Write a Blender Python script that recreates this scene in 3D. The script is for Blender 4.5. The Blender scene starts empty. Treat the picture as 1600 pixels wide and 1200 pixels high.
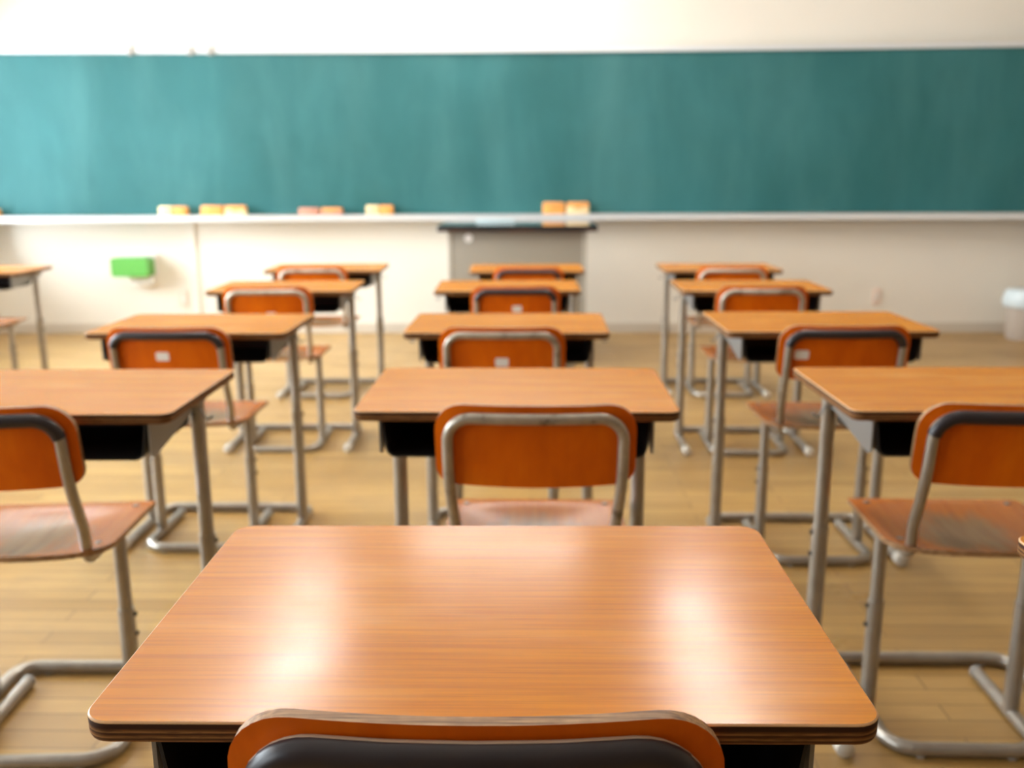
import bpy, bmesh, math, random
from mathutils import Vector, Matrix
random.seed(4)
R = math.radians
SC = bpy.context.scene
COL = SC.collection

# ------------------------------------------------------------------ camera, world, lights, exposure
CAM_H = 1.14
cd = bpy.data.cameras.new('camera')
cd.sensor_fit = 'HORIZONTAL'; cd.sensor_width = 36.0
cd.lens = 1447.0 / 1600.0 * 36.0
cd.clip_start = 0.02
cd.dof.use_dof = True
cd.dof.focus_distance = 0.78
cd.dof.aperture_fstop = 5.0
cam = bpy.data.objects.new('camera', cd); COL.objects.link(cam)
cam.matrix_world = (Matrix.Translation((0, 0, CAM_H)) @ Matrix.Rotation(R(90 - 12.573), 4, 'X')
                    @ Matrix.Rotation(R(-0.25), 4, 'Z'))
SC.camera = cam

SC.view_settings.view_transform = 'Standard'
SC.view_settings.look = 'None'
SC.view_settings.gamma = 1.0
SC.view_settings.use_curve_mapping = False
SC.view_settings.exposure = -0.33
SC.cycles.use_denoising = True
SC.cycles.max_bounces = 8
SC.cycles.diffuse_bounces = 5
SC.cycles.glossy_bounces = 4

world = bpy.data.worlds.new('sky'); SC.world = world; world.use_nodes = True
wb = world.node_tree.nodes['Background']
wb.inputs[0].default_value = (0.75, 0.88, 1.0, 1); wb.inputs[1].default_value = 3.0

YAW = R(-1.2)                       # the room stands slightly turned to the camera
ROT = Matrix.Rotation(YAW, 4, 'Z')
ROOM = dict(x0=-4.03, x1=4.25, y0=-2.6, y1=6.88, h=3.0)
WINDOWS = [(-1.5, 0.1), (0.5, 2.1), (2.5, 4.1), (4.7, 6.7)]   # y ranges along the window wall
WIN_Z = (0.55, 2.25)
WINDOW_POWER = (90.0, 150.0, 300.0, 400.0)      # set weaker at the back to keep the near floor darker
for (ya, yb), pw in zip(WINDOWS, WINDOW_POWER):
    ld = bpy.data.lights.new('daylight', 'AREA'); ld.shape = 'RECTANGLE'
    ld.size = WIN_Z[1] - WIN_Z[0]; ld.size_y = yb - ya + 0.5
    ld.energy = pw; ld.color = (0.86, 0.94, 1.0)
    lo = bpy.data.objects.new('daylight', ld); COL.objects.link(lo)
    lo.matrix_world = ROT @ Matrix.Translation((ROOM['x0'] - 0.14, (ya + yb) / 2, sum(WIN_Z) / 2)) @ Matrix.Rotation(R(-90), 4, 'Y')
TUBE_STRENGTH = 88.0                # ceiling fluorescent tubes
BOARD_TUBE_STRENGTH = 40.0

# ------------------------------------------------------------------ materials
def mat(name, color=(0.8, 0.8, 0.8), rough=0.5, metal=0.0, spec=0.5, coat=0.0):
    m = bpy.data.materials.new(name); m.use_nodes = True
    b = m.node_tree.nodes['Principled BSDF']
    b.inputs['Base Color'].default_value = (*color, 1)
    b.inputs['Roughness'].default_value = rough
    b.inputs['Metallic'].default_value = metal
    b.inputs['Specular IOR Level'].default_value = spec
    b.inputs['Coat Weight'].default_value = coat
    return m

class NT:
    def __init__(s, m): s.t = m.node_tree; s.b = s.t.nodes['Principled BSDF']
    def n(s, kind, **kw):
        x = s.t.nodes.new(kind)
        for k, v in kw.items(): setattr(x, k, v)
        return x
    def l(s, a, b): s.t.links.new(a, b)
    def coords(s, scale=(1, 1, 1), rnd=True):
        tc = s.n('ShaderNodeTexCoord'); mp = s.n('ShaderNodeMapping'); mp.inputs['Scale'].default_value = scale
        if rnd:
            oi = s.n('ShaderNodeObjectInfo'); mu = s.n('ShaderNodeMath', operation='MULTIPLY'); mu.inputs[1].default_value = 37.0
            ad = s.n('ShaderNodeVectorMath', operation='ADD')
            s.l(oi.outputs['Random'], mu.inputs[0]); s.l(tc.outputs['Object'], mp.inputs['Vector'])
            s.l(mp.outputs[0], ad.inputs[0]); s.l(mu.outputs[0], ad.inputs[1])
            return ad.outputs[0]
        s.l(tc.outputs['Object'], mp.inputs['Vector'])
        return mp.outputs[0]
    def noise(s, vec, scale, detail=4, rough=0.55, dist=0.0):
        x = s.n('ShaderNodeTexNoise'); x.inputs['Scale'].default_value = scale; x.inputs['Detail'].default_value = detail
        x.inputs['Roughness'].default_value = rough; x.inputs['Distortion'].default_value = dist
        s.l(vec, x.inputs['Vector']); return x.outputs[0]
    def ramp(s, fac, stops):
        x = s.n('ShaderNodeValToRGB'); e = x.color_ramp.elements
        while len(e) < len(stops): e.new(0.5)
        for k, (p, c) in enumerate(stops):
            e[k].position = p; e[k].color = (*c, 1) if len(c) == 3 else c
        s.l(fac, x.inputs[0]); return x.outputs[0]
    def mix(s, fac, a, b, mode='MIX'):
        x = s.n('ShaderNodeMix', data_type='RGBA', blend_type=mode)
        for sock, v in ((x.inputs[0], fac), (x.inputs[6], a), (x.inputs[7], b)):
            if hasattr(v, 'is_linked'): s.l(v, sock)
            elif isinstance(v, (int, float)): sock.default_value = v
            else: sock.default_value = (*v, 1)
        return x.outputs[2]
    def bump(s, h, strength, dist=0.002):
        x = s.n('ShaderNodeBump'); x.inputs['Strength'].default_value = strength; x.inputs['Distance'].default_value = dist
        s.l(h, x.inputs['Height']); s.l(x.outputs[0], s.b.inputs['Normal'])

def g(v): return (v, v, v)

# laminated wood-grain desktop
M_top = mat('desktop_laminate', rough=0.3, spec=0.31)
t = NT(M_top)
v = t.coords((1.2, 16, 1)); v2 = t.coords((3.0, 130, 1)); v3 = t.coords((2.2, 7, 1))
n1 = t.noise(v, 2.2, 6, 0.6, 0.6); n2 = t.noise(v2, 2.0, 3, 0.6); n3 = t.noise(v3, 1.6, 3)
c1 = t.ramp(n1, [(0.25, (0.58, 0.185, 0.001)), (0.5, (0.65, 0.22, 0.001)), (0.8, (0.73, 0.28, 0.004))])
c2 = t.mix(t.ramp(n2, [(0.38, g(0.2)), (0.58, g(1.0))]), (0.36, 0.095, 0.005), c1)
c2 = t.mix(0.45, c1, c2)
c3 = t.mix(t.ramp(n3, [(0.56, g(0.0)), (0.72, g(0.4))]), c2, (0.78, 0.36, 0.06))
t.l(c3, t.b.inputs['Base Color'])
t.l(t.ramp(n3, [(0.3, g(0.18)), (0.7, g(0.24))]), t.b.inputs['Roughness'])
t.bump(n2, 0.04, 0.0005)

M_pale = mat('laminate_edge', (0.70, 0.42, 0.20), 0.4)

# plywood end grain: layers stacked in local z
def ply_mat(name, axis_scale, dark, mid, light):
    m = mat(name, rough=0.55); t = NT(m)
    n1 = t.noise(t.coords(axis_scale, True), 1.0, 3, 0.6)
    n2 = t.noise(t.coords((60, 60, 700), True), 1.0, 2)
    c = t.ramp(n1, [(0.36, dark), (0.5, mid), (0.64, light)])
    c = t.mix(t.ramp(n2, [(0.4, g(0.0)), (0.7, g(0.5))]), c, dark)
    t.l(c, t.b.inputs['Base Color']); return m
M_ply = mat('desk_plywood_edge', rough=0.6, spec=0.15); t = NT(M_ply)
tc = t.n('ShaderNodeTexCoord'); sp = t.n('ShaderNodeSeparateXYZ'); t.l(tc.outputs['Object'], sp.inputs[0])
jit = t.noise(t.coords((7, 7, 60)), 1.0, 3)
ma = t.n('ShaderNodeMath', operation='MULTIPLY_ADD'); ma.inputs[1].default_value = 1 / 0.0195; t.l(sp.outputs[2], ma.inputs[0])
mb = t.n('ShaderNodeMath', operation='MULTIPLY_ADD'); mb.inputs[1].default_value = 0.10; mb.inputs[2].default_value = -0.05; t.l(jit, mb.inputs[0]); t.l(mb.outputs[0], ma.inputs[2])
DK, MD, LT = (0.045, 0.017, 0.008), (0.17, 0.070, 0.022), (0.36, 0.175, 0.06)
c = t.ramp(ma.outputs[0], [(0.0, MD), (0.10, LT), (0.20, MD), (0.27, DK), (0.34, LT), (0.42, MD), (0.50, DK), (0.57, LT), (0.64, MD), (0.72, DK), (0.95, DK)])
n2 = t.noise(t.coords((60, 60, 700)), 1.0, 2)
c = t.mix(t.ramp(n2, [(0.45, g(0.0)), (0.7, g(0.6))]), c, DK)
t.l(c, t.b.inputs['Base Color'])
M_ply_c = ply_mat('chair_plywood_edge', (14, 330, 330), (0.16, 0.075, 0.028), (0.36, 0.19, 0.08), (0.50, 0.30, 0.14))

# orange varnished plywood of the backrests
M_back = mat('orange_plywood', rough=0.38, spec=0.2); t = NT(M_back)
n1 = t.noise(t.coords((5, 5, 2.2)), 2.0, 4, 0.6, 0.4)
n2 = t.noise(t.coords((70, 6, 5)), 1.4, 2)
c = t.ramp(n1, [(0.3, (0.62, 0.105, 0.001)), (0.55, (0.74, 0.145, 0.001)), (0.8, (0.82, 0.19, 0.002))])
c = t.mix(t.ramp(n2, [(0.4, g(0.0)), (0.8, g(0.25))]), c, (0.55, 0.09, 0.001))
t.l(c, t.b.inputs['Base Color'])

# worn seat: orange at the rim, greyed in the middle
M_seat = mat('worn_seat_plywood', rough=0.27, spec=0.5); t = NT(M_seat)
tc = t.n('ShaderNodeTexCoord'); sep = t.n('ShaderNodeSeparateXYZ'); t.l(tc.outputs['Object'], sep.inputs[0])
def sq(sock, off, k):
    a = t.n('ShaderNodeMath', operation='ADD'); a.inputs[1].default_value = off; t.l(sock, a.inputs[0])
    b = t.n('ShaderNodeMath', operation='MULTIPLY'); b.inputs[1].default_value = k; t.l(a.outputs[0], b.inputs[0])
    p = t.n('ShaderNodeMath', operation='POWER'); p.inputs[1].default_value = 2; t.l(b.outputs[0], p.inputs[0]); return p.outputs[0]
ad = t.n('ShaderNodeMath', operation='ADD'); t.l(sq(sep.outputs[0], 0, 1 / 0.175), ad.inputs[0]); t.l(sq(sep.outputs[1], 0.03, 1 / 0.175), ad.inputs[1])
nz = t.noise(t.coords((9, 3, 3)), 2.0, 5, 0.65)
a2 = t.n('ShaderNodeMath', operation='MULTIPLY_ADD'); a2.inputs[1].default_value = 1.0; t.l(nz, a2.inputs[0]); t.l(ad.outputs[0], a2.inputs[2])
wear = t.ramp(a2.outputs[0], [(0.60, g(1.0)), (1.0, g(0.0))])
t.t.nodes[-1].name = 'wear'
n5 = t.noise(t.coords((40, 4, 4)), 1.5, 4)
cw = t.ramp(n5, [(0.3, (0.27, 0.135, 0.045)), (0.7, (0.36, 0.20, 0.075))])
co = t.ramp(n5, [(0.3, (0.47, 0.12, 0.006)), (0.7, (0.57, 0.17, 0.012))])
t.l(t.mix(wear, co, cw), t.b.inputs['Base Color'])

# grey painted steel tube
M_steel = mat('grey_painted_steel', rough=0.28, metal=0.65); t = NT(M_steel)
n1 = t.noise(t.coords((30, 30, 30)), 1.0, 4)
t.l(t.ramp(n1, [(0.3, (0.34, 0.31, 0.265)), (0.75, (0.41, 0.38, 0.33))]), t.b.inputs['Base Color'])
M_steel2 = mat('scuffed_steel', rough=0.38, metal=0.6); t = NT(M_steel2)
n1 = t.noise(t.coords((22, 22, 22)), 1.0, 4, 0.7)
t.l(t.ramp(n1, [(0.30, (0.12, 0.10, 0.075)), (0.42, (0.40, 0.355, 0.29)), (0.75, (0.52, 0.47, 0.39))]), t.b.inputs['Base Color'])
M_plate = mat('grey_steel_plate', (0.27, 0.265, 0.255), 0.42, 0.35)
M_bolt = mat('dark_bolt', (0.10, 0.09, 0.08), 0.4, 0.7)
M_rivet = mat('steel_rivet', (0.32, 0.29, 0.25), 0.35, 0.8)
M_sleeve = mat('dark_rubber_sleeve', (0.022, 0.016, 0.019), 0.36)
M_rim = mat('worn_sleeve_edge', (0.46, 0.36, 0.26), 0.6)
M_tray = mat('black_book_tray', (0.010, 0.009, 0.009), 0.6)
M_cap = mat('cream_rubber_cap', (0.62, 0.58, 0.50), 0.6)
M_plug = mat('grey_tube_plug', (0.30, 0.28, 0.25), 0.6)
M_sticker = mat('white_sticker', (0.92, 0.90, 0.88), 0.5)

# room
M_wall = mat('cream_wall_paint', rough=0.7, spec=0.3); t = NT(M_wall)
n1 = t.noise(t.coords((0.5, 0.5, 0.5), False), 1.5, 3)
t.l(t.ramp(n1, [(0.3, (0.79, 0.745, 0.655)), (0.7, (0.83, 0.79, 0.705))]), t.b.inputs['Base Color'])
M_wall2 = mat('darkened_unseen_wall', (0.30, 0.22, 0.14), 0.6)  # unseen right and back walls, coloured dark to cut bounced light
M_ceil = mat('white_ceiling', (0.85, 0.84, 0.81), 0.8)
M_base = mat('pale_baseboard', (0.60, 0.54, 0.45), 0.5)
M_floor = mat('maple_strip_floor', rough=0.34); t = NT(M_floor)
vec = t.coords((1, 1, 1), False)
br = t.n('ShaderNodeTexBrick'); br.offset = 0.37; br.inputs['Scale'].default_value = 1.0
br.inputs['Brick Width'].default_value = 0.9; br.inputs['Row Height'].default_value = 0.062
br.inputs['Mortar Size'].default_value = 0.0022; br.inputs['Mortar Smooth'].default_value = 0.6
br.inputs['Color1'].default_value = (0.35, 0.20, 0.055, 1); br.inputs['Color2'].default_value = (0.49, 0.30, 0.095, 1)
br.inputs['Mortar'].default_value = (0.12, 0.06, 0.018, 1)
t.l(vec, br.inputs['Vector'])
gr = t.noise(t.coords((2.2, 26, 1), False), 2.0, 4, 0.6, 0.5); st = t.noise(t.coords((1.3, 2.2, 1), False), 1.4, 4, 0.6)
c = t.mix(t.ramp(gr, [(0.35, g(0.0)), (0.75, g(0.5))]), br.outputs[0], (0.26, 0.145, 0.045))
c = t.mix(t.ramp(st, [(0.48, g(0.0)), (0.72, g(0.5))]), c, (0.25, 0.165, 0.08))
t.l(c, t.b.inputs['Base Color'])
t.l(t.ramp(st, [(0.3, g(0.27)), (0.7, g(0.42))]), t.b.inputs['Roughness'])

M_board = mat('green_chalkboard', rough=0.55, spec=0.28); t = NT(M_board)
n1 = t.noise(t.coords((0.9, 1, 0.55), False), 1.6, 4, 0.6, 0.3); n2 = t.noise(t.coords((1.9, 1, 0.45), False), 1.5, 5, 0.62, 0.5)
c = t.ramp(n1, [(0.3, (0.018, 0.104, 0.105)), (0.7, (0.029, 0.140, 0.145))])
c = t.mix(t.ramp(n2, [(0.42, g(0.0)), (0.75, g(0.22))]), c, (0.12, 0.30, 0.30))
t.l(c, t.b.inputs['Base Color'])
M_rail = mat('pale_aluminium_rail', (0.74, 0.76, 0.77), 0.35, 0.25)
M_clip = mat('grey_rail_clip', (0.35, 0.33, 0.30), 0.5)
M_felt = mat('orange_eraser_felt', (0.85, 0.38, 0.09), 0.8)
M_felt2 = mat('cream_eraser_felt', (0.88, 0.66, 0.36), 0.8)
M_eback = mat('orange_eraser_back', (0.80, 0.33, 0.08), 0.6)
M_pinkf = mat('dusty_pink_eraser', (0.60, 0.28, 0.19), 0.8)
M_lbody = mat('taupe_lectern_panel', (0.285, 0.255, 0.205), 0.5)
M_lside = mat('lectern_edge', (0.40, 0.37, 0.31), 0.5)
M_ltop = mat('black_lectern_top', (0.022, 0.019, 0.020), 0.07)
M_paper = mat('pale_blue_notebook', (0.55, 0.68, 0.72), 0.5)
M_green = mat('bright_green_plastic', (0.10, 0.37, 0.06), 0.45)
M_white = mat('white_plastic', (0.80, 0.78, 0.73), 0.45)
M_pink = mat('pale_pink_plate', (0.80, 0.62, 0.52), 0.5)
M_bin = mat('grey_bin_plastic', (0.48, 0.42, 0.36), 0.5)
M_bag = mat('pale_blue_bin_lid', (0.66, 0.76, 0.80), 0.4)
M_wframe = mat('window_aluminium', (0.55, 0.55, 0.54), 0.4, 0.4)
M_tube = bpy.data.materials.new('fluorescent_tube'); M_tube.use_nodes = True
def emis(m, col, s):
    nt = m.node_tree; nt.nodes.clear(); e = nt.nodes.new('ShaderNodeEmission'); o = nt.nodes.new('ShaderNodeOutputMaterial')
    e.inputs[0].default_value = (*col, 1); e.inputs[1].default_value = s; nt.links.new(e.outputs[0], o.inputs[0])
emis(M_tube, (1.0, 0.98, 0.94), TUBE_STRENGTH)
M_tube2 = bpy.data.materials.new('board_tube'); M_tube2.use_nodes = True
M_tube3 = bpy.data.materials.new('added_sheen_tube'); M_tube3.use_nodes = True
emis(M_tube3, (1.0, 0.98, 0.94), 55.0)
emis(M_tube2, (1.0, 0.98, 0.94), BOARD_TUBE_STRENGTH)
M_glass = bpy.data.materials.new('window_glass'); M_glass.use_nodes = True
nt = M_glass.node_tree; nt.nodes.clear()
tr = nt.nodes.new('ShaderNodeBsdfTransparent'); gl = nt.nodes.new('ShaderNodeBsdfGlossy'); gl.inputs['Roughness'].default_value = 0.02
fr = nt.nodes.new('ShaderNodeFresnel'); fr.inputs[0].default_value = 1.3; mx = nt.nodes.new('ShaderNodeMixShader'); o = nt.nodes.new('ShaderNodeOutputMaterial')
nt.links.new(fr.outputs[0], mx.inputs[0]); nt.links.new(tr.outputs[0], mx.inputs[1]); nt.links.new(gl.outputs[0], mx.inputs[2]); nt.links.new(mx.outputs[0], o.inputs[0])

# ------------------------------------------------------------------ mesh helpers
def link(name, bm, mats, parent=None, sharp=38, smooth=True):
    bmesh.ops.recalc_face_normals(bm, faces=bm.faces[:])
    if smooth:
        for f in bm.faces: f.smooth = True
        for e in bm.edges:
            e.smooth = len(e.link_faces) == 2 and e.calc_face_angle(0) < R(sharp)
    me = bpy.data.meshes.new(name); bm.to_mesh(me); bm.free()
    for m in (mats if isinstance(mats, (list, tuple)) else [mats]): me.materials.append(m)
    o = bpy.data.objects.new(name, me); COL.objects.link(o)
    if parent: o.parent = parent
    return o

def box(bm, x0, x1, y0, y1, z0, z1, bev=0.0, mi=0):
    vs = [bm.verts.new((x, y, z)) for z in (z0, z1) for x, y in ((x0, y0), (x1, y0), (x1, y1), (x0, y1))]
    fs = [bm.faces.new([vs[k] for k in q]) for q in ((3, 2, 1, 0), (4, 5, 6, 7), (0, 1, 5, 4), (1, 2, 6, 5), (2, 3, 7, 6), (3, 0, 4, 7))]
    for f in fs: f.material_index = mi
    if bev > 0:
        es = list({e for f in fs for e in f.edges})
        r = bmesh.ops.bevel(bm, geom=es, offset=bev, segments=2, affect='EDGES', profile=0.6)
        for f in r['faces']: f.material_index = mi
    return vs

def fillet(pts, rad, n=7):
    """Round the corners of a polyline; rad is one radius or a list per inner corner."""
    pts = [Vector(p) for p in pts]; out = [pts[0]]
    for i in range(1, len(pts) - 1):
        r = rad[i - 1] if isinstance(rad, (list, tuple)) else rad
        p = pts[i]; a = (pts[i - 1] - p); b = (pts[i + 1] - p); la, lb = a.length, b.length; a.normalize(); b.normalize()
        ang = a.angle(b)
        if r <= 0 or ang > R(178): out.append(p); continue
        d = min(r / math.tan(ang / 2), la * 0.49, lb * 0.49); rr = d * math.tan(ang / 2)
        c = p + (a + b).normalized() * (rr / math.sin(ang / 2))
        s = p + a * d - c; e = p + b * d - c; tot = s.angle(e); ax = s.cross(e).normalized()
        for k in range(n + 1): out.append(c + Matrix.Rotation(tot * k / n, 3, ax) @ s)
    out.append(pts[-1]); return out

def sweep(bm, pts, r, seg=12, mi=0, up=(0, 0, 1), rim=None):
    """Round tube along pts with flat caps. rim = (material, [segment indices])."""
    pts = [Vector(p) for p in pts]; rings = []; nrm = None
    for i, p in enumerate(pts):
        tg = (pts[min(i + 1, len(pts) - 1)] - pts[max(i - 1, 0)]).normalized()
        if nrm is None:
            u = Vector(up); u = u if abs(u.dot(tg)) < 0.9 else Vector((0, 1, 0)); nrm = (u - tg * u.dot(tg)).normalized()
        else: nrm = (nrm - tg * nrm.dot(tg)).normalized()
        bi = tg.cross(nrm); rr = r[i] if isinstance(r, (list, tuple)) else r
        rings.append([bm.verts.new(p + (nrm * math.cos(a) + bi * math.sin(a)) * rr) for a in (2 * math.pi * k / seg for k in range(seg))])
    for a, b in zip(rings, rings[1:]):
        for k in range(seg):
            f = bm.faces.new((a[k], a[(k + 1) % seg], b[(k + 1) % seg], b[k])); f.material_index = mi
            if rim and k in rim[1]: f.material_index = rim[0]
    for rg, rev in ((rings[0], True), (rings[-1], False)):
        f = bm.faces.new(rg[::-1] if rev else rg); f.material_index = mi
    return rings

def cyl(bm, p, q, r, seg=16, mi=0, r2=None): sweep(bm, [p, q], [r, r if r2 is None else r2], seg, mi)

def rounded(x0, x1, y0, y1, rad, n=8):
    """Rounded rectangle outline, counter-clockwise; rad one value or four (ll, lr, ur, ul)."""
    rs = rad if isinstance(rad, (list, tuple)) else [rad] * 4; out = []
    for (cx, cy, a0), r in zip(((x0, y0, 180), (x1, y0, 270), (x1, y1, 0), (x0, y1, 90)), rs):
        ccx = cx + (r if cx == x0 else -r); ccy = cy + (r if cy == y0 else -r)
        for k in range(n + 1):
            a = R(a0 + 90 * k / n); out.append((ccx + r * math.cos(a), ccy + r * math.sin(a)))
    return out

def rings_solid(bm, rings, mis, cap0=0, cap1=0):
    """Loft a list of equal-length rings; mis = material index per band."""
    vr = [[bm.verts.new(p) for p in rg] for rg in rings]; n = len(vr[0])
    for (a, b), mi in zip(zip(vr, vr[1:]), mis):
        for k in range(n):
            f = bm.faces.new((a[k], a[(k + 1) % n], b[(k + 1) % n], b[k])); f.material_index = mi
    f = bm.faces.new(vr[0][::-1]); f.material_index = cap0
    f = bm.faces.new(vr[-1]); f.material_index = cap1

def curved_panel(bm, xs, lo, hi, nv, surf, thick, edge_mi=1):
    """A bent board: columns at xs from lo(x) to hi(x); surf(x, t) -> (point, normal)."""
    A, B = [], []
    for x in xs:
        a, b = [], []
        for k in range(nv + 1):
            p, nr = surf(x, lo(x) + (hi(x) - lo(x)) * k / nv)
            a.append(bm.verts.new(p)); b.append(bm.verts.new(Vector(p) + Vector(nr) * thick))
        A.append(a); B.append(b)
    for i in range(len(xs) - 1):
        for k in range(nv):
            bm.faces.new((A[i][k], A[i + 1][k], A[i + 1][k + 1], A[i][k + 1])); bm.faces.new((B[i][k + 1], B[i + 1][k + 1], B[i + 1][k], B[i][k]))
    m = len(xs) - 1
    ring = [(i, 0) for i in range(m + 1)] + [(m, k) for k in range(1, nv + 1)] + [(i, nv) for i in range(m - 1, -1, -1)] + [(0, k) for k in range(nv - 1, 0, -1)]
    for (i, k), (j, l) in zip(ring, ring[1:] + ring[:1]):
        f = bm.faces.new((A[i][k], B[i][k], B[j][l], A[j][l])); f.material_index = edge_mi

def empty(name, label, cat, group=None, loc=(0, 0, 0), rz=0):
    o = bpy.data.objects.new(name, None); COL.objects.link(o); o.empty_display_size = 0.1
    o.location = loc; o.rotation_euler = (0, 0, rz); o['label'] = label; o['category'] = cat
    if group: o['group'] = group
    return o
def tag(o, label, cat, group=None):
    o['label'] = label; o['category'] = cat
    if group: o['group'] = group
    return o
def struct(name, bm, m, smooth=False, parent=None):
    o = link(name, bm, m, parent, smooth=smooth)
    if not parent: o['kind'] = 'structure'; o.rotation_euler = (0, 0, YAW)
    return o
def W(x, y, z=0): return ROT @ Vector((x, y, z))      # room coordinates -> world

# ------------------------------------------------------------------ room shell
X0, X1, Y0, Y1, H = (ROOM[k] for k in ('x0', 'x1', 'y0', 'y1', 'h'))
bm = bmesh.new(); box(bm, X0, X1, Y0, Y1, -0.08, 0.0); struct('floor', bm, M_floor)
bm = bmesh.new(); box(bm, X0, X1, Y0, Y1, H, H + 0.1); struct('ceiling', bm, M_ceil)
bm = bmesh.new(); box(bm, X0, X1, Y1, Y1 + 0.12, -0.08, H + 0.1); struct('wall_front', bm, M_wall)
bm = bmesh.new(); box(bm, X0, X1, Y0 - 0.12, Y0, -0.08, H + 0.1); struct('wall_back', bm, M_wall2)
bm = bmesh.new(); box(bm, X1, X1 + 0.12, Y0 - 0.12, Y1 + 0.12, -0.08, H + 0.1); struct('wall_right', bm, M_wall2)
bm = bmesh.new()
xa = X0 - 0.12
box(bm, xa, X0, Y0 - 0.12, Y1 + 0.12, -0.08, WIN_Z[0]); box(bm, xa, X0, Y0 - 0.12, Y1 + 0.12, WIN_Z[1], H + 0.1)
ys = [Y0 - 0.12] + [y for w in WINDOWS for y in w] + [Y1 + 0.12]
for a, b in zip(ys[::2], ys[1::2]): box(bm, xa, X0, a, b, WIN_Z[0], WIN_Z[1])
struct('wall_left', bm, M_wall)
for i, (a, b) in enumerate(WINDOWS):
    bm = bmesh.new(); f = 0.04; z0, z1 = WIN_Z; c = (a + b) / 2
    for q in ((a, a + f, z0, z1), (b - f, b, z0, z1), (a + f, b - f, z0, z0 + f), (a + f, b - f, z1 - f, z1), (c - f / 2, c + f / 2, z0 + f, z1 - f)):
        box(bm, X0 - 0.09, X0 - 0.04, q[0], q[1], q[2], q[3])
    w = struct('window_%d' % (i + 1), bm, M_wframe)
    for (p, q) in ((a + f, c - f / 2), (c + f / 2, b - f)):
        bm = bmesh.new(); box(bm, X0 - 0.067, X0 - 0.063, p, q, z0 + f, z1 - f); link('pane', bm, M_glass, w, smooth=False)
for nm, q in (('baseboard_front', (X0, X1, Y1 - 0.012, Y1)), ('baseboard_left', (X0, X0 + 0.012, Y0, Y1 - 0.012)),
              ('baseboard_right', (X1 - 0.012, X1, Y0, Y1 - 0.012)), ('baseboard_back', (X0 + 0.012, X1 - 0.012, Y0, Y0 + 0.012))):
    bm = bmesh.new(); box(bm, *q, 0.0, 0.075, 0.003); struct(nm, bm, M_base)

# ------------------------------------------------------------------ chalkboard (gently curved) with rail and chalk tray
BX0, BX1, BZ0, BZ1, SAG = -4.0, 4.1, 0.885, 1.998, 0.16
def by(x): return Y1 - 0.05 - SAG * (x / 4.1) ** 2          # board face, nearer to the room at both ends
def strip(bm, prof, n=48, mi=0):
    """Sweep a closed (offset towards the room, z) profile along the board's curve."""
    rings = []
    for k in range(n + 1):
        x = BX0 + (BX1 - BX0) * k / n
        rings.append([(x, by(x) - d, z) for d, z in prof])
    rings_solid(bm, rings, [mi] * n, mi, mi)
cb = empty('chalkboard', 'long green chalkboard across the whole front wall', 'chalkboard', loc=(0, 0, 0), rz=YAW)
bm = bmesh.new(); strip(bm, [(0, BZ0), (0, BZ1), (-0.02, BZ1), (-0.02, BZ0)]); link('writing_surface', bm, M_board, cb)
bm = bmesh.new(); strip(bm, [(0.022, BZ1 - 0.006), (0.022, BZ1 + 0.028), (-0.02, BZ1 + 0.028), (-0.02, BZ1), (0, BZ1), (0, BZ1 - 0.006)]); link('top_rail', bm, M_rail, cb)
bm = bmesh.new(); strip(bm, [(0.095, BZ0 - 0.045), (0.095, BZ0 - 0.002), (0.088, BZ0 - 0.002), (0.085, BZ0 - 0.018), (0.0, BZ0 - 0.008), (-0.02, BZ0 - 0.008), (-0.02, BZ0 - 0.045)])
link('chalk_tray', bm, M_rail, cb)
for sx in (BX0, BX1):
    bm = bmesh.new(); yy = by(sx); box(bm, sx - 0.02 if sx < 0 else sx, sx if sx < 0 else sx + 0.02, yy - 0.022, yy + 0.02, BZ0 - 0.045, BZ1 + 0.028, 0.002); link('end_rail', bm, M_rail, cb)
for sx in (-3.7, 0, 3.7):
    bm = bmesh.new(); box(bm, sx - 0.05, sx + 0.05, by(sx) + 0.02, Y1, 1.0, 1.9); link('wall_mount', bm, M_rail, cb, smooth=False)

# pixel of the photograph -> x on the board's plane
def px_x(px, y=6.8, z=0.9):
    zz = y * math.cos(R(12.573)) + (CAM_H - z) * math.sin(R(12.573)); return (px - 800) / 1447 * zz - 0.0209 * y
clips = [(197, 'grey clip on the board top rail above the green wall box'), (291, 'grey clip on the board top rail, inner one of a close pair'), (323, 'grey clip on the board top rail, second of a close pair')]
clips[0] = (197, 'lone grey clip on the top rail of the chalkboard'); clips[1] = (291, 'grey clip on the top rail, the one of the close pair nearer the lone clip')
clips[2] = (323, 'grey clip on the top rail, the one of the close pair nearer the lectern')
for px, lab in clips:
    x = px_x(px, 6.7, 2.03); bm = bmesh.new(); y = by(x) - 0.0225
    box(bm, x - 0.02, x + 0.02, y - 0.012, y, BZ1 - 0.018, BZ1 + 0.034, 0.003); box(bm, x - 0.012, x + 0.012, y - 0.022, y - 0.012, BZ1 - 0.014, BZ1 + 0.01, 0.003)
    o = link('rail_clip', bm, M_clip); o.rotation_euler = (0, 0, YAW); tag(o, lab, 'clip', 'clips on the board rail')

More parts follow.
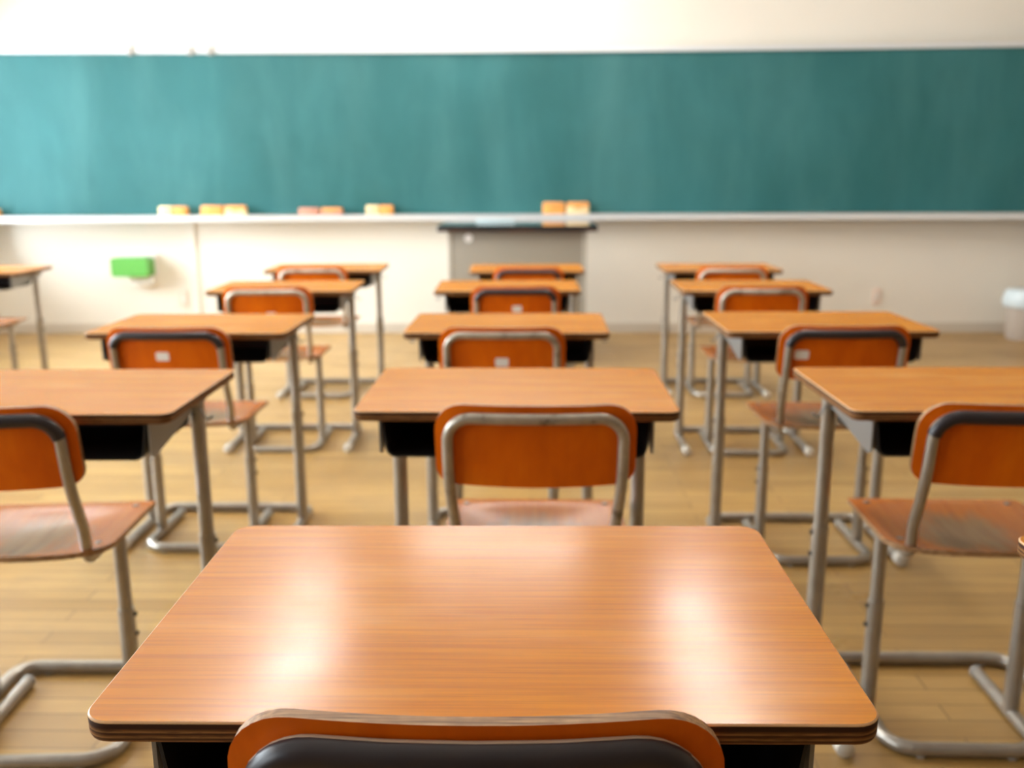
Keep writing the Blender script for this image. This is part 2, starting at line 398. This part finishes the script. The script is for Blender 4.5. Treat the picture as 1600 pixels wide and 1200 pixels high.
# erasers standing on the chalk tray
def eraser(px0, px1, hgt, felt, back, label, tall=True):
    xa, xb = px_x(px0), px_x(px1); xc, w = (xa + xb) / 2, abs(xb - xa) / 2; y = by(xc) - 0.045
    p = W(xc, y, BZ0 - 0.0075)
    r = empty('board_eraser', label, 'eraser', 'erasers on the chalk tray', p, YAW)
    bm = bmesh.new(); rings_solid(bm, [[(q[0], q[1], z) for q in rounded(-w, w, -0.027, 0.027, 0.012, 4)] for z in (0.004, hgt * 0.62)], [0]); link('felt_pad', bm, felt, r)
    bm = bmesh.new(); rings_solid(bm, [[(q[0], q[1], z) for q in rounded(-w * s, w * s, -0.026 * s, 0.026 * s, 0.012, 4)] for z, s in ((hgt * 0.62, 1.0), (hgt * 0.9, 1.0), (hgt, 0.86))], [0, 0]); link('back_block', bm, back, r)
    bm = bmesh.new(); box(bm, -w * 0.3, w * 0.3, -0.03, -0.0255, hgt * 0.5, hgt * 0.8, 0.001); link('hand_strap', bm, back, r)
eraser(-18, 11, 0.060, M_felt, M_eback, 'orange board eraser at the window end of the chalk tray')
eraser(253, 274, 0.070, M_felt2, M_felt2, 'small cream board eraser of the pair above the wall seam')
eraser(275, 297, 0.070, M_felt, M_eback, 'small orange board eraser beside the cream one above the wall seam')
eraser(318, 352, 0.074, M_felt, M_eback, 'orange board eraser of the wide pair, on the wall seam side')
eraser(354, 388, 0.074, M_felt2, M_eback, 'orange and cream board eraser of the wide pair, on the lectern side')
eraser(469, 501, 0.055, M_pinkf, M_pinkf, 'low dusty pink board eraser, farther from the lectern')
eraser(504, 537, 0.055, M_pinkf, M_eback, 'low pink and orange board eraser, nearer the lectern')
eraser(574, 594, 0.072, M_felt2, M_felt2, 'small cream board eraser of the pair nearest the lectern')
eraser(595, 616, 0.072, M_felt, M_eback, 'small orange board eraser of the pair nearest the lectern')
eraser(849, 883, 0.088, M_felt, M_eback, 'orange board eraser right behind the lectern top')
eraser(886, 921, 0.088, M_felt2, M_eback, 'orange and cream board eraser behind the lectern corner')

# ------------------------------------------------------------------ things on the front wall
def wx(px, z): return px_x(px, 6.86, z)
r = empty('wall_box', 'bright green box on a white bracket fixed to the front wall', 'box', loc=W(wx(210, 0.51), Y1, 0.51), rz=YAW)
bm = bmesh.new(); rings_solid(bm, [[(q[0], y, q[1]) for q in rounded(-0.135, 0.135, -0.068, 0.07, [0.02, 0.02, 0.03, 0.02], 5)] for y in (-0.03, -0.155, -0.165)], [0, 0]); link('green_cover', bm, M_green, r)
bm = bmesh.new(); box(bm, -0.13, 0.15, -0.03, 0, -0.07, 0.085, 0.004); link('back_plate', bm, M_white, r)
bm = bmesh.new(); box(bm, -0.03, 0.13, -0.10, 0, -0.135, -0.069, 0.004); link('bracket', bm, M_white, r)
bm = bmesh.new(); xs = wx(302, 0.5); box(bm, xs - 0.012, xs + 0.012, Y1 - 0.012, Y1, 0.075, 0.838, 0.002)
o = struct('trim_1', bm, M_wall)
for px, z, lab in ((283, 0.26, 'pale pink socket plate low on the wall by the wall seam'), (1367, 0.27, 'pale pink socket plate low on the wall towards the bin')):
    o = empty('wall_socket', lab, 'socket', 'sockets low on the front wall', W(wx(px, z), Y1, z), YAW)
    bm = bmesh.new(); box(bm, -0.032, 0.032, -0.008, 0, -0.06, 0.06, 0.002); link('cover_plate', bm, M_pink, o)
    bm = bmesh.new(); box(bm, -0.012, 0.012, -0.011, -0.008, -0.035, 0.035, 0.001); link('socket_insert', bm, M_white, o)

# waste bin in the corner by the front wall
r = empty('waste_bin', 'grey waste bin with a pale blue top standing by the front wall', 'bin', loc=(3.64, 6.52, 0))
def lathe(bm, prof, seg=28):
    rings_solid(bm, [[(rr * math.cos(2 * math.pi * k / seg), rr * math.sin(2 * math.pi * k / seg), z) for k in range(seg)] for rr, z in prof], [0] * (len(prof) - 1))
bm = bmesh.new(); seg = 32
rings_solid(bm, [[((rr + (0.004 if (k // 2) % 2 else 0)) * math.cos(2 * math.pi * k / seg), (rr + (0.004 if (k // 2) % 2 else 0)) * math.sin(2 * math.pi * k / seg), z) for k in range(seg)]
                 for rr, z in ((0.100, 0), (0.104, 0.01), (0.125, 0.235))], [0, 0]); link('bucket', bm, M_bin, r)
bm = bmesh.new(); lathe(bm, [(0.128, 0.225), (0.143, 0.235), (0.153, 0.27), (0.140, 0.33), (0.128, 0.352), (0.06, 0.356)]); link('bin_lid', bm, M_bag, r)

# ------------------------------------------------------------------ lectern
LZ = 0.854
LX, LY = px_x(810, 5.8, LZ) + 0.125, 6.03
r = empty('lectern', 'taupe teacher lectern with a shiny black top in front of the chalkboard', 'lectern', loc=(LX, LY, 0), rz=YAW)
bm = bmesh.new(); rings_solid(bm, [[(q[0], q[1], z) for q in rounded(-0.488, 0.488, -0.36, 0.36, 0.01, 4)] for z in (LZ - 0.034, LZ - 0.004, LZ)], [0, 0]); link('lectern_top', bm, M_ltop, r)
bm = bmesh.new(); box(bm, -0.400, 0.400, -0.305, -0.287, 0.03, LZ - 0.034, 0.001); link('front_panel', bm, M_lbody, r)
for s in (-1, 1):
    bm = bmesh.new(); a, b = sorted((s * 0.400, s * 0.425)); box(bm, a, b, -0.308, 0.30, 0.0, LZ - 0.034, 0.002); link('side_panel', bm, M_lside, r)
bm = bmesh.new(); box(bm, -0.400, 0.400, -0.287, 0.29, 0.42, 0.44); link('shelf', bm, M_lbody, r)
bm = bmesh.new(); rings_solid(bm, [[(-0.300 + 0.026 * math.cos(2 * math.pi * k / 16), y, LZ - 0.075 + 0.026 * math.sin(2 * math.pi * k / 16)) for k in range(16)] for y in (-0.305, -0.3075)], [0])
link('sticker', bm, M_sticker, r)
bm = bmesh.new(); box(bm, -0.125, 0.125, -0.09, 0.09, 0, 0.016, 0.002)
o = link('notebook', bm, M_paper); o.location = (px_x(775, 6.1, LZ) + 0.125, LY + 0.16, LZ + 0.0005); o.rotation_euler = (0, 0, R(2)); tag(o, 'pale blue notebook lying on the black lectern top', 'notebook')

# ------------------------------------------------------------------ ceiling lights (rows seen mirrored in the desktops, one added for a seat sheen)
def ceiling_light(x, y, rz, label, m, ln=1.25):
    p = W(x, y, H); o = empty('ceiling_light', label, 'ceiling light', 'ceiling lights', p, YAW + rz)
    bm = bmesh.new(); box(bm, -0.14, 0.14, -ln / 2, ln / 2, -0.05, 0, 0.004); link('housing', bm, M_white, o)
    for s in (-0.07, 0.07):
        bm = bmesh.new(); cyl(bm, (s, -ln / 2 + 0.03, -0.07), (s, ln / 2 - 0.03, -0.07), 0.018, 12); link('tube', bm, m, o)
k = 0
for i, y in enumerate((4.75, 3.4)):
    for x, side in ((-1.28, 'window'), (0.92, 'bin')):
        ceiling_light(x, y, 0, 'ceiling light in the %s side row, %s from the chalkboard' % (side, ('first', 'second', 'third', 'fourth')[i]), M_tube)
ceiling_light(-3.05, 5.0, 0, 'added ceiling light nearest the windows, for the sheen on a chair seat', M_tube3)  # extra unseen lamp, added to give the window-side chair seat its sheen
ceiling_light(-0.25, 6.3, R(90), 'ceiling light set crosswise right in front of the chalkboard', M_tube2)

# ------------------------------------------------------------------ school desk
def make_desk(zt, label, loc, rz):
    """zt = height of the top face; local -y is the pupil's side."""
    r = empty('school_desk', label, 'desk', 'pupil desks in columns', loc, rz)
    T = 0.0195; zb = zt - T
    def ring(ins, z): return [(x, y, z) for x, y in rounded(-0.3 + ins, 0.3 - ins, -0.2 + ins, 0.2 - ins, 0.022 - ins, 7)]
    o_t = None
    bm = bmesh.new()
    rings_solid(bm, [ring(0.005, 0), ring(0.0012, 0.0025), ring(0.0, 0.006), ring(0.0, T - 0.0016), ring(0.0002, T - 0.0008), ring(0.0013, T)], [1, 1, 1, 2, 2], 1, 0)
    o_t = link('tabletop', bm, [M_top, M_ply, M_pale], r, sharp=24); o_t.location.z = zb
    # open-fronted book tray
    bm = bmesh.new()
    def prof(e):   # U outline, outer (e=0) or inner (e=wall)
        pts = [(-0.250 + e, zb), (-0.240 + e, zb - 0.072 + e), (0.240 - e, zb - 0.072 + e), (0.250 - e, zb)]
        return [(p.x, p.z) for p in fillet([Vector((x, 0, z)) for x, z in pts], 0.018, 5)]
    po, pi = prof(0), prof(0.003); loop = po + pi[::-1]
    rings_solid(bm, [[(x, y, z) for x, z in loop] for y in (-0.183, 0.045)], [0])
    back = po; f = [[(x, y, z) for x, z in back] for y in (0.045, 0.048)]; rings_solid(bm, f, [0])
    link('book_tray', bm, M_tray, r)
    for s in (-1, 1):
        # tapered steel side bracket between tray and leg
        bm = bmesh.new()
        side = [(-0.180, -0.001), (0.15, -0.001), (0.15, -0.024), (0.09, -0.036), (0.03, -0.038), (-0.165, -0.070), (-0.180, -0.064)]
        def bx(y): return 0.2512
        rings_solid(bm, [[(s * (bx(y) + d), y, zb + z) for y, z in side] for d in (0, 0.0035)], [0])
        box(bm, *sorted((s * 0.251, s * 0.278)), -0.14, 0.15, zb - 0.0045, zb - 0.0005, 0)
        link('side_bracket', bm, M_plate, r, smooth=False)
        # leg: inner post in a wider sleeve
        lx = s * 0.2545; ly = 0.066
        bm = bmesh.new(); cyl(bm, (lx, ly, 0.35), (lx, ly, zb - 0.0045), 0.0150, 18)
        lg = link('leg', bm, M_steel, r)
        bm = bmesh.new(); cyl(bm, (lx, ly, 0.012), (lx, ly, 0.40), 0.0178, 18); link('leg_sleeve', bm, M_steel, lg)
        for z in (0.385, 0.335):
            bm = bmesh.new(); cyl(bm, (lx + s * 0.012, ly, z), (lx + s * 0.0215, ly, z), 0.0055, 8); link('bolt', bm, M_bolt, lg)
        # bag hook
        bm = bmesh.new(); sweep(bm, fillet([(s * 0.255, 0.0, zb - 0.018), (s * 0.286, 0.0, zb - 0.022), (s * 0.296, 0.0, zb - 0.045), (s * 0.309, 0.0, zb - 0.036)], 0.008, 4), 0.0025, 6)
        link('bag_hook', bm, M_plate, r)
    # U-shaped floor frame, open towards the pupil
    bm = bmesh.new(); zc = 0.0165
    pts = [(-0.2545, -0.165, zc), (-0.2545, 0.19, zc), (0.2545, 0.19, zc), (0.2545, -0.165, zc)]
    sweep(bm, fillet(pts, 0.05, 8), 0.0145, 14); link('floor_frame', bm, M_steel, r)
    for s in (-1, 1):
        bm = bmesh.new(); sweep(bm, [(s * 0.2545, -0.185, 0.0185), (s * 0.2545, -0.181, 0.0185), (s * 0.2545, -0.150, 0.0185)], [0.013, 0.0185, 0.0185], 14); link('foot_cap', bm, M_cap, r)
        bm = bmesh.new(); cyl(bm, (s * 0.19, 0.19, 0), (s * 0.19, 0.19, 0.006), 0.012, 10); link('glide', bm, M_plug, r)
    return r

# ------------------------------------------------------------------ school chair
BW = 0.181
def corner_cols(w, r, n=7, mid=10):
    """Column positions dense in the rounded corners."""
    c = [w - r + r * math.sin(math.pi / 2 * k / n) for k in range(n + 1)]
    m = [(-1 + 2 * k / mid) * (w - r) for k in range(1, mid)]
    return sorted([-x for x in c] + m + c)
def make_chair(dz, label, loc, rz, sleeve=True, sticker=None, roll=0.0):
    """dz lifts seat and back against the standard height; local -y is the back."""
    r = empty('school_chair', label, 'chair', 'pupil chairs pushed up to the desks', loc, rz)
    # seat: shallow saddle, rear edge bowed
    w, y1 = 0.183, 0.148
    def lo(x):
        a = abs(x) / w; base = -0.168 + 0.045 * a ** 2.4
        e = max(0.0, (abs(x) - (w - 0.035)) / 0.035); return base + 0.035 * (1 - math.sqrt(max(0, 1 - e * e)))
    def hi(x):
        e = max(0.0, (abs(x) - (w - 0.014)) / 0.014); return y1 - 0.014 * (1 - math.sqrt(max(0, 1 - e * e)))
    zs = 0.448 + dz
    def surf(x, y):
        dip = -0.019 * max(0, 1 - (x / 0.165) ** 2) * max(0, 1 - (abs(y + 0.032) / 0.15) ** 2.3)
        front = -0.5 * max(0, y - 0.105) ** 2 * 8 * 0.6
        rear = 0.5 * max(0, -0.11 - y) ** 2 * 4
        return (x, y, zs + dip + front + rear), (0, 0, -1)
    bm = bmesh.new(); curved_panel(bm, corner_cols(w, 0.035, 6, 12), lo, hi, 16, surf, 0.0105, 1)
    for sx in (-1, 1):
        for yy in (-0.09, 0.11):
            z = surf(sx * 0.150, yy)[0][2]; cyl(bm, (sx * 0.150, yy, z - 0.002), (sx * 0.150, yy, z + 0.0015), 0.0065, 10, 2)
    so = link('seat', bm, [M_seat, M_ply_c, M_rivet], r)
    if roll: so.matrix_local = Matrix.Translation((0, 0, zs)) @ Matrix.Rotation(roll, 4, 'Y') @ Matrix.Translation((0, 0, -zs))
    # backrest: bent plywood, bowed towards the rear
    zl, zh = 0.596 + dz, 0.748 + dz; RT, RB = 0.052, 0.032
    def lo(x):
        e = max(0.0, (abs(x) - (BW - RB)) / RB); return zl - 0.006 * (1 - (x / BW) ** 2) + RB * (1 - math.sqrt(max(0, 1 - e * e)))
    def hi(x):
        e = max(0.0, (abs(x) - (BW - RT)) / RT); return zh + 0.002 * (x / BW) ** 2 - RT * (1 - math.sqrt(max(0, 1 - e * e)))
    def rear_y(x, z): return -0.186 - 0.024 * (z - zl) / 0.152 - 0.016 * (1 - (x / BW) ** 2)
    def surf(x, z): return (x, rear_y(x, z), z), (0, 1, 0)
    bm = bmesh.new(); curved_panel(bm, corner_cols(BW, RT, 8, 12), lo, hi, 12, surf, 0.011, 1)
    bk = link('backrest', bm, [M_back, M_ply_c], r)
    if sticker is not None:
        sx, sz = sticker; bm = bmesh.new(); z = zh - sz
        pts = rounded(sx - 0.019, sx + 0.019, z - 0.013, z + 0.013, 0.005, 3)
        rings_solid(bm, [[(a, rear_y(a, b) - d, b) for a, b in pts] for d in (-0.001, 0.0012)], [0]); link('sticker', bm, M_sticker, bk)
    # back frame: one tube from under the seat, up and over behind the backrest
    tx, ztop, zu = 0.157, 0.7265 + dz, 0.420 + dz; rt = 0.0105
    def ty(x, z): return rear_y(x, z) - rt - 0.0005
    mid = [(x, ty(x, ztop), ztop) for x in (-0.06, 0.0, 0.06)]
    path = [(-0.136, 0.10, zu), (-0.138, -0.114, zu), (-tx + 0.006, -0.152, 0.50 + dz), (-tx, ty(-tx, 0.60 + dz), 0.60 + dz), (-tx, ty(-tx, ztop), ztop)] + mid + \
           [(tx, ty(tx, ztop), ztop), (tx, ty(tx, 0.60 + dz), 0.60 + dz), (tx - 0.006, -0.152, 0.50 + dz), (0.138, -0.114, zu), (0.136, 0.10, zu)]
    fp = fillet(path, [0.032, 0.10, 0.3, 0.045, 0.3, 0.3, 0.3, 0.045, 0.3, 0.10, 0.032], 8)
    bm = bmesh.new(); sweep(bm, fp, rt, 14); bf = link('back_frame', bm, M_steel if sleeve else M_steel2, r)
    if sleeve:
        sp = [p for p in fp if p.z > ztop - 0.040]
        bm = bmesh.new(); sweep(bm, sp, 0.0125, 32)
        bmesh.ops.recalc_face_normals(bm, faces=bm.faces[:])
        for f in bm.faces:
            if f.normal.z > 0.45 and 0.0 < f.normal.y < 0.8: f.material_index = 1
        link('grip_sleeve', bm, [M_sleeve, M_rim], bf)
    for s in (-1, 1):
        lx = s * 0.152
        bm = bmesh.new(); cyl(bm, (lx, 0, 0.24), (lx, 0, zu + 0.004), 0.0135, 16); lg = link('leg', bm, M_steel, r)
        bm = bmesh.new(); cyl(bm, (lx, 0, 0.012), (lx, 0, 0.272), 0.0165, 16); link('leg_sleeve', bm, M_steel, lg)
        for z in (0.258, 0.215):
            bm = bmesh.new(); cyl(bm, (lx + s * 0.011, 0, z), (lx + s * 0.0205, 0, z), 0.005, 8); link('bolt', bm, M_bolt, lg)
    # floor frame: U open towards the desk, plugged tube ends
    zc = 0.0155
    bm = bmesh.new(); sweep(bm, fillet([(-0.152, 0.160, zc), (-0.152, -0.142, zc), (0.152, -0.142, zc), (0.152, 0.160, zc)], 0.06, 9), 0.0140, 14)
    ff = link('floor_frame', bm, M_steel, r)
    for s in (-1, 1):
        bm = bmesh.new(); cyl(bm, (s * 0.152, 0.158, zc), (s * 0.152, 0.167, zc), 0.0152, 12); link('tube_plug', bm, M_plug, ff)
        bm = bmesh.new(); cyl(bm, (s * 0.09, -0.142, 0), (s * 0.09, -0.142, 0.006), 0.011, 10); link('glide', bm, M_plug, ff)
    return r

# ------------------------------------------------------------------ the rows: centre x, centre y, rotation, desktop height
DESKS = {
    'C1': (-0.022, 0.8135, -0.84, 0.746), 'C2': (0.012, 1.832, -1.54, 0.724), 'C3': (-0.011, 2.834, -1.79, 0.703), 'C4': (-0.016, 3.942, -0.47, 0.692), 'C5': (0.081, 4.984, -0.02, 0.668),
    'L2': (-0.909, 1.802, -0.67, 0.731), 'L3': (-0.963, 2.890, -1.21, 0.697), 'L4': (-0.955, 3.960, 0.44, 0.692), 'L5': (-0.976, 4.954, 0.40, 0.679),
    'M5': (-2.85, 4.98, 1.0, 0.672),
    'R1': (0.872, 0.800, -1.0, 0.735), 'R2': (0.922, 1.826, -0.85, 0.723), 'R3': (0.910, 2.767, -1.03, 0.714), 'R4': (0.990, 3.881, -2.26, 0.695), 'R5': (1.090, 4.922, -1.42, 0.674),
}
CHAIR_X = {'C1': -0.025, 'C2': 0.047, 'C3': -0.022, 'C4': 0.017, 'C5': 0.086, 'L2': -0.955, 'L3': -0.995, 'L4': -0.987, 'L5': -1.016, 'M5': -2.86, 'R2': 0.915, 'R3': 0.927, 'R4': 0.998, 'R5': 1.120}
SLEEVED = {'C1', 'L2', 'L3', 'R2', 'R3', 'C4', 'C5'}
STICKER = {'C3': (0.0, 0.102), 'L3': (-0.016, 0.085), 'C4': (0.006, 0.092), 'L4': (0.012, 0.118), 'R4': (-0.006, 0.116), 'R3': (-0.117, 0.083)}
COLUMN = {'C': 'in the lectern column', 'L': 'in the green-box column', 'R': 'in the bin-side column'}
ROW = {'1': 'nearest row', '2': 'second row', '3': 'third row', '4': 'fourth row', '5': 'row by the chalkboard'}
for k, (x, y, a, zt) in DESKS.items():
    if k == 'C1': lab = 'large in-focus school desk with a shiny orange-brown top, closest to the camera'
    elif k == 'M5': lab = 'lone school desk by the wall on the window side, apart from the columns'
    elif k == 'R1': lab = 'school desk showing only a plywood corner at the picture edge'
    else: lab = 'school desk %s, %s from the camera' % (COLUMN[k[0]], {'1': 'first', '2': 'second row', '3': 'third row', '4': 'fourth row', '5': 'fifth row'}[k[1]])
    make_desk(zt, lab, (x, y, 0), R(a))
for k, cx in CHAIR_X.items():
    x, y, a, zt = DESKS[k]
    st = STICKER.get(k)
    if k == 'C1': lab = 'in-focus orange chair back with a dark frame grip, cut by the picture bottom'
    elif k == 'M5': lab = 'chair at the lone desk by the wall on the window side'
    else:
        det = ('white back sticker' if st else 'plain orange back') + (', dark grip' if k in SLEEVED else ', bare frame')
        lab = 'chair %s, %s, %s' % (COLUMN[k[0]], ROW[k[1]], det)
    make_chair(zt - 0.724 + (0.0 if k == 'C1' else 0), lab, (cx, y - 0.032 + (0.018 if k == 'C1' else 0), 0), R({'L2': 2.0, 'R2': -2.5}.get(k, a)), k in SLEEVED, st, R(-0.5) if k == 'L2' else 0.0)
